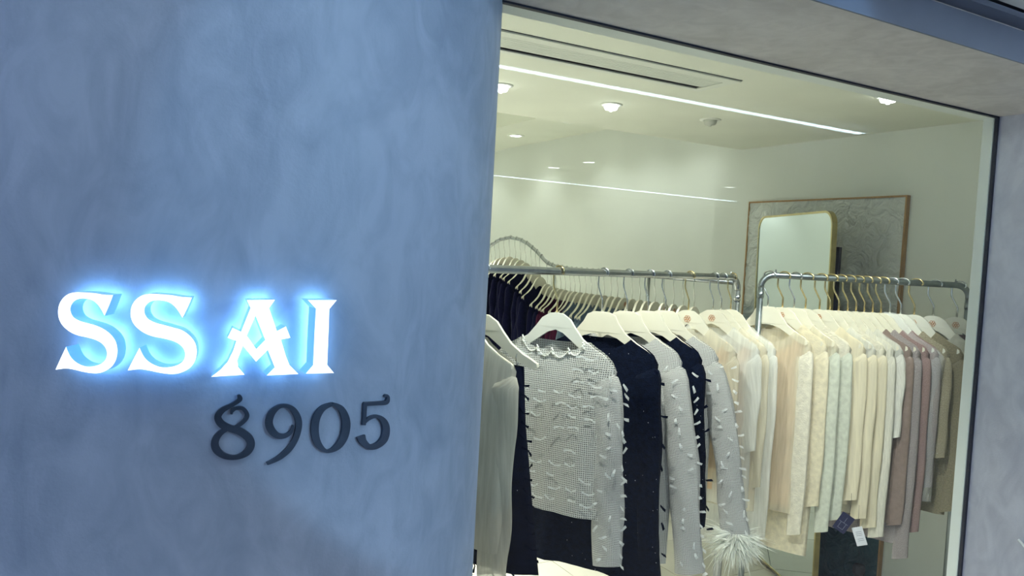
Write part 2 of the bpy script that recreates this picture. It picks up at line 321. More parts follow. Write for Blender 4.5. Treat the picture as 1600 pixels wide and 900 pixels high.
# window
win = empty('window_1', (0, 0, 0)); tag(win, 'large shop window pane between rounded wall and pier', 'window', kind='structure')
MB().box((CX+CR*.55, GY, FZ+.02), (XR, GY+.008, HEAD)).build('pane', MAT['glass'], win)
MB().box((XR-.001, GY-.002, FZ+.02), (XR+.006, GY+.010, HEAD)).build('gasket', MAT['gasket'], win)
MB().box((CX+CR*.8, GY-.003, HEAD-.005), (XR, GY+.011, HEAD)).build('gasket', MAT['gasket'], win)
bevel(MB().box((XR-.003, GY+.012, FZ), (XR+.05, GY+.052, HEAD+.01)).build('jamb', MAT['frame'], win))
bevel(MB().box((CX+CR*.8, GY+.014, HEAD-.002), (XR, GY+.08, HEAD+.05)).build('head_frame', MAT['frame'], win))
# ------------------------------------------------------------------ sign letters on the rounded wall
def cyl_pt(px, py, rad):
    """point where the sight line meets the cylinder of radius rad round the wall's axis"""
    d = ray(px, py); ox, oy = -CX, -CY
    A = d.x*d.x+d.y*d.y; B = 2*(ox*d.x+oy*d.y); Cc = ox*ox+oy*oy-rad*rad
    t = (-B-math.sqrt(B*B-4*A*Cc))/(2*A); P = CAM+d*t
    return math.atan2(P.y-CY, P.x-CX), P.z
def cyl(th, z, rad): return (CX+rad*math.cos(th), CY+rad*math.sin(th), z)
def dense(poly, step=9):
    out = []
    for i, p in enumerate(poly):
        q = poly[(i+1) % len(poly)]; k = max(1, int(math.dist(p, q)/step))
        out += [(p[0]+(q[0]-p[0])*j/k, p[1]+(q[1]-p[1])*j/k) for j in range(k)]
    return out
def smooth_poly(P, sub=4):
    out = []; n = len(P)
    for i in range(n):
        p0, p1, p2, p3 = P[i-1], P[i], P[(i+1) % n], P[(i+2) % n]
        sharp = lambda a, b, c: ((b[0]-a[0])*(c[0]-b[0])+(b[1]-a[1])*(c[1]-b[1]))/(math.dist(a, b)*math.dist(b, c)+1e-9) < .45
        if sharp(p0, p1, p2): p0 = p1
        if sharp(p1, p2, p3): p3 = p2
        for j in range(sub):
            t = j/sub
            out.append(tuple(.5*(2*p1[k]+(p2[k]-p0[k])*t+(2*p0[k]-5*p1[k]+4*p2[k]-p3[k])*t*t+(3*p1[k]-p0[k]-3*p2[k]+p3[k])*t**3) for k in (0, 1)))
    return out
STAND, FRONT = .016, .052
def letter(label, loops, ref):
    loops = [[cyl_pt(x, y, CR+FRONT) for x, y in lp] for lp in loops]
    th0 = sum(p[0] for p in loops[0])/len(loops[0]); z0 = sum(p[1] for p in loops[0])/len(loops[0])
    base = Vector(cyl(th0, z0, CR)); root = empty('sign_letter', base)
    tag(root, label, 'sign letter', 'lit letters of the shop sign')
    flat = [p for lp in loops for p in lp]; tri = tessellate_polygon([[Vector((t*CR, z, 0)) for t, z in lp] for lp in loops])
    def cap(rad): return [Vector(cyl(t, z, rad))-base for t, z in flat]
    MB().add(cap(CR+FRONT), tri).build('face', MAT['face'], root)
    MB().add(cap(CR+STAND), tri).build('halo_light', MAT['halo'], root)
    sd = MB()
    for lp in loops:
        k = len(lp); vs_ = [Vector(cyl(t, z, CR+STAND))-base for t, z in lp]+[Vector(cyl(t, z, CR+FRONT))-base for t, z in lp]
        sd.add(vs_, [(i, (i+1) % k, k+(i+1) % k, k+i) for i in range(k)])
    sd.build('return', MAT['side'], root)
    return root
S1 = [(525, 185), (497, 258), (465, 330), (430, 268), (392, 229), (350, 212), (300, 209), (255, 225), (228, 262), (227, 302), (247, 340), (290, 366), (345, 382), (405, 399), (462, 425), (512, 465), (545, 515), (556, 577), (545, 640), (515, 688), (470, 719), (420, 734),
      (365, 733), (305, 722), (250, 709), (195, 701), (120, 710), (155, 632), (195, 548), (212, 592), (237, 632), (278, 665), (332, 686), (390, 685), (440, 668), (472, 638), (482, 600), (474, 560), (446, 525), (402, 500), (340, 482), (280, 469), (225, 445), (176, 405), (148, 360), (138, 310), (145, 255), (170, 210), (208, 179), (255, 166), (320, 166), (400, 172), (460, 182)]
S2 = [((x-120)*1.115+628, (y-166)*.995+174+((x-120)/436)*10*(1 if y < 400 else 0)) for x, y in S1]
Z1 = lambda P: [(60+x/4.5, 420+y/4.5) for x, y in P]
Z2 = lambda P: [(300+x/4.5, 430+y/4.5) for x, y in P]
letter('first lit white letter S at the left of the shop sign', [smooth_poly(Z1(S1))], 0)
letter('second lit white letter S of the shop sign', [smooth_poly(Z1(S2))], 0)
A_out = [(385, 175), (583, 173), (542, 232), (597, 393), (660, 360), (692, 440), (625, 452), (660, 570), (685, 632), (748, 695), (525, 705), (582, 648), (533, 525), (450, 608), (358, 495), (318, 600), (325, 645), (370, 700), (135, 715), (200, 665), (250, 610), (290, 530), (312, 462), (250, 440), (285, 370), (345, 398), (412, 230)]
letter('lit white letter A with angled crossbar', [dense(Z2(A_out), 6), dense(Z2([(447, 285), (385, 425), (452, 520), (515, 455)]), 6)], 0)
letter('lit white letter I at the right end of the sign', [dense(Z2([(815, 175), (1018, 175), (965, 238), (960, 400), (950, 630), (998, 688), (800, 692), (852, 632), (862, 400), (872, 235)]), 6)], 0)
def stroke_loop(pts):
    """subdivide a path of (x, y, width) with a Catmull-Rom spline"""
    out = []; n = len(pts)
    for i in range(n-1):
        p0, p1, p2, p3 = pts[max(i-1, 0)], pts[i], pts[i+1], pts[min(i+2, n-1)]
        for j in range(6):
            t = j/6; out.append([.5*(2*p1[k]+(p2[k]-p0[k])*t+(2*p0[k]-5*p1[k]+4*p2[k]-p3[k])*t*t+(3*p1[k]-p0[k]-3*p2[k]+p3[k])*t**3) for k in range(3)])
    return out+[list(pts[-1])]
def digit(label, strokes):
    geo = []
    for st in strokes:
        P = stroke_loop(st); Lf, Rt = [], []
        for i, (x, y, wd) in enumerate(P):
            a, c = P[max(i-1, 0)], P[min(i+1, len(P)-1)]; tx, ty = c[0]-a[0], c[1]-a[1]; l = math.hypot(tx, ty) or 1
            nx, ny = -ty/l*wd/2, tx/l*wd/2
            Lf.append((310+(x+nx)/5, 600+(y+ny)/5)); Rt.append((310+(x-nx)/5, 600+(y-ny)/5))
        geo.append((Lf, Rt))
    F_ = [cyl_pt(*p, CR+.006) for g in geo for p in g[0]]
    base = Vector(cyl(sum(p[0] for p in F_)/len(F_), sum(p[1] for p in F_)/len(F_), CR))
    mb = MB()
    for Lf, Rt in geo:
        k = len(Lf); q = [cyl_pt(*p, CR+.006) for p in Lf+Rt]
        vs_ = [Vector(cyl(t, z, CR+.006))-base for t, z in q]+[Vector(cyl(t, z, CR+.0005))-base for t, z in q]; fs_ = []
        for i in range(k-1):
            fs_ += [(i, i+1, k+i+1, k+i), (2*k+i, 2*k+i+1, i+1, i), (k+i, k+i+1, 3*k+i+1, 3*k+i)]
        fs_ += [(0, k, 3*k, 2*k), (k-1, 3*k-1, 4*k-1, 2*k-1)]
        mb.add(vs_, fs_)
    return tag(mb.build('number_plate_digit', MAT['digit'], loc=base), label, 'digit', 'dark metal digits under the shop sign')
digit('dark metal digit 8 with a curled open top', [[(305, 100, 18), (318, 100, 34), (325, 122, 34), (270, 162, 30), (190, 205, 42), (152, 258, 56), (178, 312, 60), (240, 345, 54), (320, 370, 60), (393, 422, 64), (410, 480, 62), (375, 540, 50), (290, 576, 33), (200, 562, 45), (140, 512, 62), (130, 450, 60), (165, 392, 45), (228, 352, 30), (300, 335, 26), (362, 285, 32), (382, 240, 33), (350, 195, 28), (300, 190, 25), (265, 212, 25), (258, 238, 16)]])
digit('dark metal digit 9 with a long tail', [[(742, 322, 12), (728, 372, 24), (682, 406, 32), (622, 405, 48), (572, 362, 62), (553, 300, 58), (575, 230, 50), (630, 180, 32), (692, 173, 28), (745, 205, 45), (780, 270, 50), (785, 340, 48), (760, 430, 45), (710, 510, 44), (640, 572, 38), (575, 608, 28), (535, 625, 20)]])
digit('dark metal digit 0 oval ring', [[(1050, 157, 25), (1118, 195, 48), (1156, 290, 62), (1145, 400, 60), (1095, 485, 50), (1015, 527, 24), (945, 480, 50), (913, 390, 60), (920, 280, 58), (970, 195, 45), (1050, 157, 25)]])
digit('dark metal digit 5 with a curled flag', [[(1458, 100, 12), (1472, 90, 20), (1486, 108, 22), (1470, 145, 32), (1400, 152, 28), (1298, 158, 30)], [(1306, 150, 26), (1302, 230, 26), (1296, 322, 26)], [(1292, 318, 12), (1335, 272, 24), (1400, 254, 26), (1450, 290, 45), (1470, 350, 54), (1455, 430, 54), (1400, 482, 45), (1340, 492, 42), (1290, 452, 56), (1272, 408, 68)]])
# ------------------------------------------------------------------ ceiling fittings
def linear_light(x0, x1, y, label):
    t = empty('linear_light', ((x0+x1)/2, y, FT+.02)); h = (x1-x0)/2
    bevel(MB().box((-h, -.014, -.012), (h, .014, -.0005)).build('housing', MAT['ring'], t))
    MB().box((-h+.005, -.008, -.017), (h-.005, .008, -.0125)).build('diffuser', MAT['tube'], t)
    return tag(t, label, 'ceiling light', 'linear lights of the corridor ceiling')
linear_light(-3.5, 3.53, .72, 'long linear corridor light nearest the shop window')
linear_light(3.78, 3.87, .72, 'short linear corridor light past the long one')
linear_light(-3.5, 9.34, -2.79, 'long linear corridor light far from the window')
for k, (x, y) in enumerate(((3.14, -1.9), (3.12, -1.39), (4.9, -1.8), (4.92, -1.31), (4.98, -.12), (6.87, -1.88), (1.36, -1.9), (1.36, -1.39), (-.4, -1.39))):  # final downlights in the list are unseen, added to brighten the shop front
    t = empty('corridor_downlight', (x, y, FT+.02))
    MB().lathe([(.062, 0), (.062, -.006), (.05, -.008), (.048, 0)]).build('ring', MAT['ring'], t, True); MB().lathe([(.048, -.003), (.0005, -.003)]).build('lens', MAT['cdl'], t)
    lamp('SPOT', 'corridor_beam', (x, y, FT-.01), 105, (.88, .94, 1.0), (x, y, 0), spot_size=R(150), spot_blend=.8, shadow_soft_size=.05)
    tag(t, 'small round corridor downlight, '+['left one of the pair before the arched rail', 'right one of the pair before the arched rail', 'left one of the middle pair', 'right one of the middle pair', 'nearest the pier', 'farthest along the corridor', 'added unseen behind the viewer, farther from the shop', 'added unseen behind the viewer, nearer the shop', 'added unseen opposite the rounded wall'][k], 'downlight', 'corridor downlights')
ORD5 = ['nearest', 'second', 'third', 'fourth', 'farthest']
def downlight(px, py, z, label, lit, power=0, r=.034, aim=None, size=120, big=True):
    P = on(2, z, px, py); t = empty('ceiling_downlight', (P.x, P.y, z))
    MB().lathe([(r*1.75, 0), (r*1.75, -.004), (r*1.3, -.007), (r*1.1, -.004), (r*1.08, .0)]).build('ring', MAT['ring'], t, True)
    if big:
        MB().lathe([(r*1.05, 0), (r*1.05, -.018), (r*.90, -.028), (.009, -.031), (.007, -.038), (.0005, -.039)]).build('lamp', MAT['lampon' if lit else 'lampoff'], t, True)
    else:
        MB().lathe([(r*1.08, -.004), (r*.6, -.006), (.0005, -.006)]).build('lamp', MAT['lampon'], t, True)
    tag(t, label, 'downlight')
    if power: lamp('SPOT', 'downlight_beam', (P.x, P.y, z-.09), power, SHOP, aim or (P.x, P.y, 0), spot_size=R(size), spot_blend=.9, shadow_soft_size=.05)
    return P
downlight(783, 133, CZ, 'lit ceiling downlight cut by the rounded wall edge', True, 70, size=64)
downlight(955, 163, CZ, 'bright lit ceiling downlight left of the unlit one', True, 70, size=64)
downlight(1110, 187, CZ, 'unlit grey ceiling lamp', False)
downlight(1388, 150, CZ, 'glowing ceiling disc in place of a glare close to the window head', True, 0)  # no known lamp: glowing disc stands in for a glare on the glass
for k, yy in enumerate((4.5, 5.1, 5.7, 6.77, 7.9)):
    q = px_of((3.7 if k == 3 else 3.66, yy, WZ))
    downlight(q[0], q[1], WZ, ['wall washing downlight nearest the corner of the picture wall', 'second wall washing downlight from the picture wall', 'third wall washing downlight from the picture wall', 'flush round downlight on the raised ceiling strip', 'farthest wall washing downlight on the raised strip'][k], True, 4.6, .05, (3.9, yy, 0), 125, False)
for k, (x, y) in enumerate(((.3, 3.35), (-1.0, 3.35), (.6, 5.4), (-1.0, 5.4), (1.9, 6.2), (.6, 7.6))):  # unseen downlights added to brighten the ceiling by bounced light
    z = CZ if y < LY else 3.2; q = px_of((x, y, z))
    downlight(q[0], q[1], z, ['added unseen ceiling downlight left of the visible pair', 'added unseen ceiling downlight nearest the left shop wall', 'added unseen high rear downlight near the middle', 'added unseen high rear downlight by the left wall', 'added unseen high rear downlight near the arched rail', 'added unseen high rear downlight at the far end'][k], True, 195, size=95)
for k in range(5):
    xx = 3.9-.42*k; zz = WZ if xx > WASHX else 3.2; q = px_of((xx, 8.80, zz))
    downlight(q[0], q[1], zz, ORD5[k]+' wall washer from the right along the far end wall', True, 14, .045, (xx, 8.9, 0), 70, False)
# garment spots: track heads above the rails
def track_spot(loc, tgt, label, power, size=60):
    t = empty('track_spotlight', loc)
    MB().tube([(0, 0, 0), (0, 0, -.03)], .012).build('stem', MAT['ring'], t, True)
    d = (Vector(tgt)-Vector(loc)).normalized(); a = Vector((0, 0, -.05)); bevel(MB().tube([a-d*.05, a+d*.05], .032, 20).build('head', MAT['ring'], t), .003)
    MB().tube([a+d*.0505, a+d*.053], .027, 20).build('lens', MAT['lampon'], t)
    tag(t, label, 'spotlight'); lamp('SPOT', 'track_beam', Vector(loc)+a+d*.07, power, SHOP, tgt, spot_size=R(size), spot_blend=.7, shadow_soft_size=.03)
track_spot((2.60, 1.86, CZ), (3.06, 2.45, 1.3), 'white track spotlight above the right rail', 42, 58)
track_spot((1.30, 1.85, CZ), (1.6, 2.35, .9), 'white track spotlight above the front rail', 42, 110)
track_spot((2.0, 1.82, CZ), (2.25, 2.5, .9), 'added unseen white track spotlight between the other two by the window', 22, 80)  # no known fitting: added as front light for the jackets
# slot vent
vt = empty('ceiling_vent', (0, 0, CZ)); tag(vt, 'long white linear air vent in the shop ceiling', 'vent')
x0, x1, y0, y1 = .3, 2.49, 2.52, 2.785
MB().box((x0+.03, y0+.03, -.002), (x1-.03, y1-.03, .001)).build('backing', MAT['dark'], vt)
MB().box((x0-.004, y0-.004, -.002), (x1+.004, y1+.004, .0)).build('shadow_gap', MAT['dark'], vt)
for a, c in (((x0, y0), (x1, y0+.06)), ((x0, y1-.035), (x1, y1)), ((x0, y0+.06), (x0+.05, y1-.035)), ((x1-.05, y0+.06), (x1, y1-.035))):
    MB().box((*a, -.008), (*c, -.001)).build('frame', MAT['vent'], vt)
sm = MB().box((x0+.055, 0, -.007), (x1-.055, .018, -.003)).mesh('slat', MAT['vent'])
for k in range(6): link('slat', sm, vt, (0, y0+.066+k*.0215, 0))
# ------------------------------------------------------------------ tall picture and mirror
P1, P2 = 2.70, 3.87
ar = empty('framed_picture', (WX-.014, (P1+P2)/2, 0)); tag(ar, 'tall framed relief painting, white above and teal below, on the side wall', 'picture')
hw = (P2-P1)/2; T = 2.04; rnd = random.Random(3)
nn = 90; mm_ = 150; vsx = []; fsx = []
def relief(y, z):
    g = 0
    for (cy, cz, ln, ang) in ((-.30, 1.52, .16, .75), (-.18, 1.50, .14, -.9), (-.26, 1.36, .13, .95)):
        dy, dz = y-cy, z-cz; s_ = dy*math.cos(ang)+dz*math.sin(ang); q_ = -dy*math.sin(ang)+dz*math.cos(ang)
        if abs(s_) < ln: g += .022*math.exp(-(q_/.022)**2)
    return g+.004*math.sin(19*y+5*z)*math.sin(13*z-7*y)
for j in range(mm_+1):
    for i in range(nn+1):
        y = -hw+.009+(2*hw-.018)*i/nn; z = FZ+.012+(T-FZ-.022)*j/mm_; vsx.append((-.009-relief(y, z)-rnd.random()*.006*(1 if y > .1 else .4), y, z))
for j in range(mm_):
    for i in range(nn): fsx.append((j*(nn+1)+i, j*(nn+1)+i+1, (j+1)*(nn+1)+i+1, (j+1)*(nn+1)+i))
MB().add(vsx, fsx).build('canvas', MAT['art'], ar, True)
for a, c in (((-.018, -hw, FZ), (.013, -hw+.009, T)), ((-.018, hw-.009, FZ), (.013, hw, T)), ((-.018, -hw+.009, T-.010), (.013, hw-.009, T)), ((-.018, -hw+.009, FZ), (.013, hw-.009, FZ+.012))):
    MB().box(a, c).build('frame', MAT['wood'], ar)
MB().box((-.002, -hw+.009, FZ+.012), (.011, hw-.009, T-.010)).build('backboard', MAT['wood'], ar)
# mirror: rounded rectangle leaning slightly
tr = on(2, 1.93, 1303, 328); dl_ = ray(1186, 346); tl = Vector((3.90, 3.90*dl_.y/dl_.x, 1.93)); tr.z = 1.93
ux = (tl-tr); ux.z = 0; mw = min(ux.length, 1.3); ux.normalize()
uz = Vector((0, .10, 1.93)).normalized(); uz = (uz-ux*uz.dot(ux)).normalized(); un = ux.cross(uz)
if un.x > 0: un = -un
mbase = tr-uz*((1.93-FZ)/uz.z)
mi = empty('standing_mirror', mbase+ux*mw/2); tag(mi, 'tall mirror with thin brass frame and rounded corners before the picture', 'mirror')
def rr(w0, h0, h1, r, n=8):
    out = []
    for cx, cz, s in ((w0-r, h1-r, 0), (-w0+r, h1-r, 90), (-w0+r, h0+r, 180), (w0-r, h0+r, 270)):
        out += [(cx+r*math.cos(R(s+90*k/n)), cz+r*math.sin(R(s+90*k/n))) for k in range(n+1)]
    return out
mh = (1.93-FZ)/uz.z
def mp3(x, z, d): return ux*x+uz*z+un*d
o_ = rr(mw/2, .02, mh, .085); i_ = rr(mw/2-.012, .032, mh-.012, .075); k = len(o_)
MB().add([mp3(x, z, .0) for x, z in i_], [tuple(range(k))]).build('glass', MAT['mirror'], mi)
MB().add([mp3(x, z, .004) for x, z in o_]+[mp3(x, z, .004) for x, z in i_]+[mp3(x, z, -.026) for x, z in o_]+[mp3(x, z, -.012) for x, z in i_],
         [q for i in range(k) for q in ((i, (i+1) % k, k+(i+1) % k, k+i), (2*k+i, 2*k+(i+1) % k, (i+1) % k, i), (k+i, k+(i+1) % k, 3*k+(i+1) % k, 3*k+i))]+[tuple(range(2*k, 3*k))]).build('frame', MAT['brass'], mi)
pt = on(0, mbase.x+.10, 1309, 386)-mi.location; pb = Vector((pt.x, pt.y+.06, 0))
bevel(MB().box((pt.x-.012, pt.y-.02, 0), (pt.x+.012, pt.y+.02, pt.z)).build('stand_post', MAT['black'], mi), .002)
bevel(MB().box((pt.x-.016, pt.y-.012, pt.z-.10), (pt.x+.016, pt.y+.032, pt.z-.05)).build('post_clamp', MAT['black'], mi), .002)
P = on(0, WX-.12, 1342, 890)
ob = bevel(MB().lathe([(.0005, -.03), (.026, -.03), (.034, -.02), (.034, .02), (.026, .03), (.0005, .03)], n=8).build('black_box', MAT['black'], loc=P), .004)
tag(ob, 'small black eight sided knob before the teal part of the picture', 'knob')
MB().tube([(0, 0, -.03), (0, 0, FZ-P.z+.002)], .006).build('stem', MAT['black'], ob)
# ------------------------------------------------------------------ hangers
GH2 = 'hangers on the right rail'
HD = .15                      # rail centre to hanger peak
PROFILE = [(0, 0), (.026, -.003), (.056, -.022), (.078, -.052), (.108, -.088), (.15, -.118), (.182, -.134), (.200, -.145), (.202, -.156), (.194, -.163), (.17, -.160), (.12, -.137), (.07, -.100), (.03, -.072), (0, -.062)]
PROFILE_SKIRT = [(0, 0), (.03, 0), (.056, -.012), (.070, -.040), (.10, -.078), (.15, -.112), (.182, -.131), (.200, -.145), (.202, -.156), (.194, -.163), (.17, -.160), (.12, -.128), (.07, -.098), (.03, -.086), (0, -.084)]
def hanger_mesh(prof, m):
    outl = prof+[(-x, z) for x, z in prof[-2:0:-1]]; k = len(outl)
    def th(x): return .0055+.0035*min(1, abs(x)/.2)
    v = [(x, -th(x), z) for x, z in outl]+[(x, th(x), z) for x, z in outl]
    tri = tessellate_polygon([[Vector((x, z, 0)) for x, z in outl]])
    f = [tuple(t) for t in tri]+[tuple(i+k for i in t[::-1]) for t in tri]+[(i, k+i, k+(i+1) % k, (i+1) % k) for i in range(k)]
    return MB().add(v, f).mesh('hanger_body', MAT[m])
HM = {(p, m): hanger_mesh(PROFILE if p == 0 else PROFILE_SKIRT, m) for p in (0, 1) for m in ('hanger', 'hanger2')}
def hook_mesh(m, rr_=.0195, wr=.0031):
    pts = [(0, 0, -HD-.005), (0, 0, -HD+.045), (-.004, 0, -HD+.055), (-.019, 0, -.055), (-.0205, 0, -.045), (-.0205, 0, -.012)]
    pts += [(rr_*math.cos(R(a)), 0, rr_*math.sin(R(a))) for a in range(180, -31, -15)]
    return MB().tube(pts, wr, 7).mesh('hook', MAT[m], True)
KM = {m: hook_mesh(m) for m in ('chrome', 'gold')}
KT = hook_mesh('chrome', .0188, .0022)
def emblem_mesh():
    mb = MB()
    for k in range(7):
        a = k*math.pi/3; cx, cz = (0, 0) if k == 6 else (.0095*math.cos(a), .0095*math.sin(a))
        mb.tube([(cx+.0055*math.cos(2*math.pi*j/10), 0, cz+.0055*math.sin(2*math.pi*j/10)) for j in range(11)], .0011, 4, False)
    return mb.mesh('emblem', MAT['logo'])
EM = emblem_mesh()
def hanger(P, rz, label, group, wire='chrome', kind=0, m='hanger', logo=False, thin=False):
    t = empty('clothes_hanger', P, rz); tag(t, label, 'hanger', group)
    link('hanger_body', HM[(kind, m)], t, (0, 0, -HD)); hk = link('hook', KT if thin else KM[wire], t); hk.scale.x = 1.45 if group == GH2 else 1
    if logo: link('emblem', EM, t, (0, -.0078, -HD-.038))
    return t
# ------------------------------------------------------------------ garments
def hz(x):
    x = abs(x); pr = PROFILE[:8]
    for (a, za), (b_, zb) in zip(pr, pr[1:]):
        if a <= x <= b_: return za+(zb-za)*(x-a)/(b_-a)
    return pr[-1][1]-(x-pr[-1][0])*.8
def body_mesh(name, m, ws, zh, wn=.09, nf=.05, nb=.01, wh=None, t=.03, fold=.008, seed=0, wc=None, nu=22, nv=20, top=None, hemcurve=0, asym=0):
    rd = random.Random(seed); wh = wh or ws*.95; wc = wc or ws*.93
    ph = [rd.uniform(0, 6.28) for _ in range(6)]; fr = [rd.uniform(5, 8), rd.uniform(9, 14), rd.uniform(16, 22)]
    mb = MB(); idx = {}
    for side in (-1, 1):
        for j in range(nv+1):
            v = j/nv
            for i in range(nu+1):
                u = -1+2*i/nu
                if side == 1 and (i == 0 or i == nu): idx[(1, j, i)] = idx[(-1, j, i)]; continue
                xs = u*ws
                if top is None:
                    if abs(xs) < wn: zt = -HD+hz(wn)+.006-(nf if side < 0 else nb)*math.sqrt(max(0, 1-(xs/wn)**2))
                    else: zt = -HD+hz(xs)+.007-.014*max(0, (abs(xs)-ws+.012)/.012)
                else: zt = top
                wv = (ws+(wc-ws)*min(1, v/.28)) if v < .28 else wc+(wh-wc)*((v-.28)/.72)
                hem = zh-hemcurve*(1-u*u)+asym*u
                z = zt+(hem-zt)*v
                t0 = min(t, .0165); tt = t0+(t-t0)*min(1, v/.22)**.7
                y = side*tt*max(0, 1-abs(u)**5)**.5
                f_ = fold*min(1, max(0, v-.12)*1.6)
                dy = f_*(math.sin(fr[0]*u+ph[0]+side*.6)+.6*math.sin(fr[1]*u+ph[1]+v*1.5)+.35*math.sin(fr[2]*u+ph[2]-v))
                x = u*wv+f_*.35*math.sin(v*5+ph[3])
                idx[(side, j, i)] = len(mb.v); mb.v.append((x, y+dy, z)); mb.uv[len(mb.v)-1] = (u*ws+side*.003, z)
    for side in (-1, 1):
        for j in range(nv):
            for i in range(nu):
                q = (idx[(side, j, i)], idx[(side, j, i+1)], idx[(side, j+1, i+1)], idx[(side, j+1, i)])
                mb.f.append(q if side > 0 else q[::-1])
    return mb.mesh(name, m, True)
def sleeve_mesh(name, m, ws, zs, sd, r0=.058, r1=.042, out=.025, fwd=0, seed=0, flat=.55, na=14, nl=22, wrinkle=.004, flare=0):
    rd = random.Random(seed*7+int(sd)); p1, p2 = rd.uniform(0, 6), rd.uniform(0, 6)
    mb = MB(); z0 = -HD+hz(ws)+.004; ln = z0-zs
    for j in range(nl+1):
        v = j/nl; s = min(1, v*ln/.07); rad = (r0+(r1-r0)*v)*(math.sqrt(max(0, 1-(1-s)**2))*.98+.02)
        cx = sd*(ws-r0*.80+out*math.sin(min(1, v*1.8)*math.pi/2)+flare*v); cy = fwd*(v**1.5)+.010*math.sin(v*4+p1)*v*(1 if flat > .45 else .25); cz = z0-v*ln
        for i in range(na):
            a = 2*math.pi*i/na
            w_ = wrinkle*min(1, v*3)*(math.sin(a*2+v*9+p2)+.7*math.sin(a*3-v*15+p1))
            mb.v.append((cx+(rad+w_)*math.cos(a), cy+(rad*flat+w_)*math.sin(a), cz+(.012*math.cos(a)*sd if v > .95 else 0)-(.03*(1-math.cos(a*1)*sd)*(1-s)))); mb.uv[len(mb.v)-1] = (rad*a, cz)
    for j in range(nl):
        for i in range(na): mb.f.append((j*na+i, j*na+(i+1) % na, (j+1)*na+(i+1) % na, (j+1)*na+i))
    return mb.mesh(name, m, True)
def rail_point(A, B, px):
    """point of the straight rail A-B seen at picture column px"""
    lo, hi = -0.6, 1.2
    for _ in range(50):
        md = (lo+hi)/2
        if px_of(A+(B-A)*md)[0] < px: lo = md
        else: hi = md
    return A+(B-A)*lo
def zlen(P, X, ws, py):
    """height below the rail of the picture row py at the near shoulder of a garment hanging at P"""
    Q = P+X*ws; x, y, d = px_of(Q); return at(x, py, d).z-P.z
def garment(P, X, name, label, cat, group, m, ws=.225, hem=-.8, sl=-.75, sleeves=(-1, 1), r0=.058, r1=.042, out=.02, t=.03, sm=None, seed=1, fwd=(0, 0), flare=0, **kw):
    g = empty(name, P, math.atan2(X.y, X.x)); tag(g, label, cat, group)
    link('garment_body', body_mesh('garment_body', FAB[m], ws, hem, t=t, seed=seed, **kw), g)
    for s in sleeves:
        link('sleeve', sleeve_mesh('sleeve', FAB[sm or m], ws, sl if s > 0 else sl+.04, s, r0, r1, out, fwd[0 if s < 0 else 1], seed, flat=.5 if t > .02 else .31, flare=flare, wrinkle=.004 if t > .02 else .002), g)
    return g
def xdir(c): s = math.sqrt(1-c*c); return (Vector((math.cos(YAW), -math.sin(YAW), 0))*c+Vector((-math.sin(YAW), -math.cos(YAW), 0))*s)
def rack(A, B, m, label, ra=.014, ext=(0, 0), bends=(True, True)):
    d = (B-A).normalized(); A = A-d*ext[0]; B = B+d*ext[1]
    t = empty('clothes_rack', (A.x, A.y, FZ)); tag(t, label, 'clothes rack'); o0 = Vector((A.x, A.y, FZ)); rb = .06
    pts = []
    def arc(c, a_, b_, n=8): return [c+a_*math.cos(math.pi/2*k/n)+b_*math.sin(math.pi/2*k/n) for k in range(n+1)]
    Z = Vector((0, 0, 1))
    pts += arc(A+d*rb-Z*rb, -d*rb, Z*rb)+[A+(B-A)*k/8 for k in range(1, 8)]+arc(B-d*rb-Z*rb, Z*rb, d*rb)
    MB().tube([p-o0 for p in pts], ra, 16).build('rail', MAT[m], t, True)
    for Q in (A, B):
        q = Vector((Q.x, Q.y, FZ))-o0
        MB().tube([q+Z*.06, q+Z*(A.z-FZ-rb)], ra*.98, 16).build('post', MAT[m], t, True)
        MB().tube([q+Z*(A.z-FZ-rb-.05), q+Z*(A.z-FZ-rb-.02)], ra*1.12, 16).build('collar', MAT[m], t, True)
        side = Vector((-d.y, d.x, 0))
        MB().tube([q-side*.11+Z*.05, q+side*.11+Z*.05], ra, 12).build('foot', MAT[m], t, True)
        for s in (-1, 1):
            c = q+side*.09*s+Z*.0205; MB().tube([c-d*.011, c+d*.011], .020, 14).build('wheel', MAT['black'], t, True)
        dd = d*(.03 if Q == A else -.03)
        MB().tube([q+Z*(A.z-FZ)+dd*2.2+Z*.010, q+Z*(A.z-FZ+.028)+dd*2.2], .0035, 6).build('end_stop', MAT[m], t, True)
    MB().tube([Z*.05, Vector((B.x, B.y, FZ))-o0+Z*.05], ra, 12).build('base_bar', MAT[m], t, True)
    return t
# ---- front rail
A1, B1 = at(765, 419, 2.57), at(1150, 434, 3.6); A1.z = B1.z = 1.543
rack(A1, B1, 'steel', 'steel rail rack in the middle carrying white and navy tweed', .0145, (.13, .02))
X1 = xdir(.9)
RIB = []
for k, (ln, wd, kk) in enumerate(((.050, .009, .010), (.044, .010, -.005), (.040, .009, .012), (.032, .010, .004))):
    vs_ = []
    for i in range(7):
        s = -1+2*i/6; ww = wd*(.35+.65*abs(s))
        z = -kk*(1-abs(s)); vs_ += [(s*ln/2, -.004-.006*abs(s), z-ww/2), (s*ln/2, -.003-.007*abs(s), z+ww/2)]
    RIB.append((MB().add(vs_, [(2*i, 2*i+2, 2*i+3, 2*i+1) for i in range(6)])))
TUF = []
for ln, wd, dr in ((.026, .011, .010), (.020, .012, .002), (.028, .009, -.006), (.018, .011, .012)):
    TUF.append(MB().add([(0, -.001, -wd*.3), (ln*.5, -.006, -dr*.4-wd*.5), (ln, -.004, -dr-wd*.55), (ln*.97, -.004, -dr+wd*.45), (ln*.5, -.005, -dr*.4+wd*.4), (0, -.001, wd*.3)], [(0, 1, 4, 5), (1, 2, 3, 4)]))
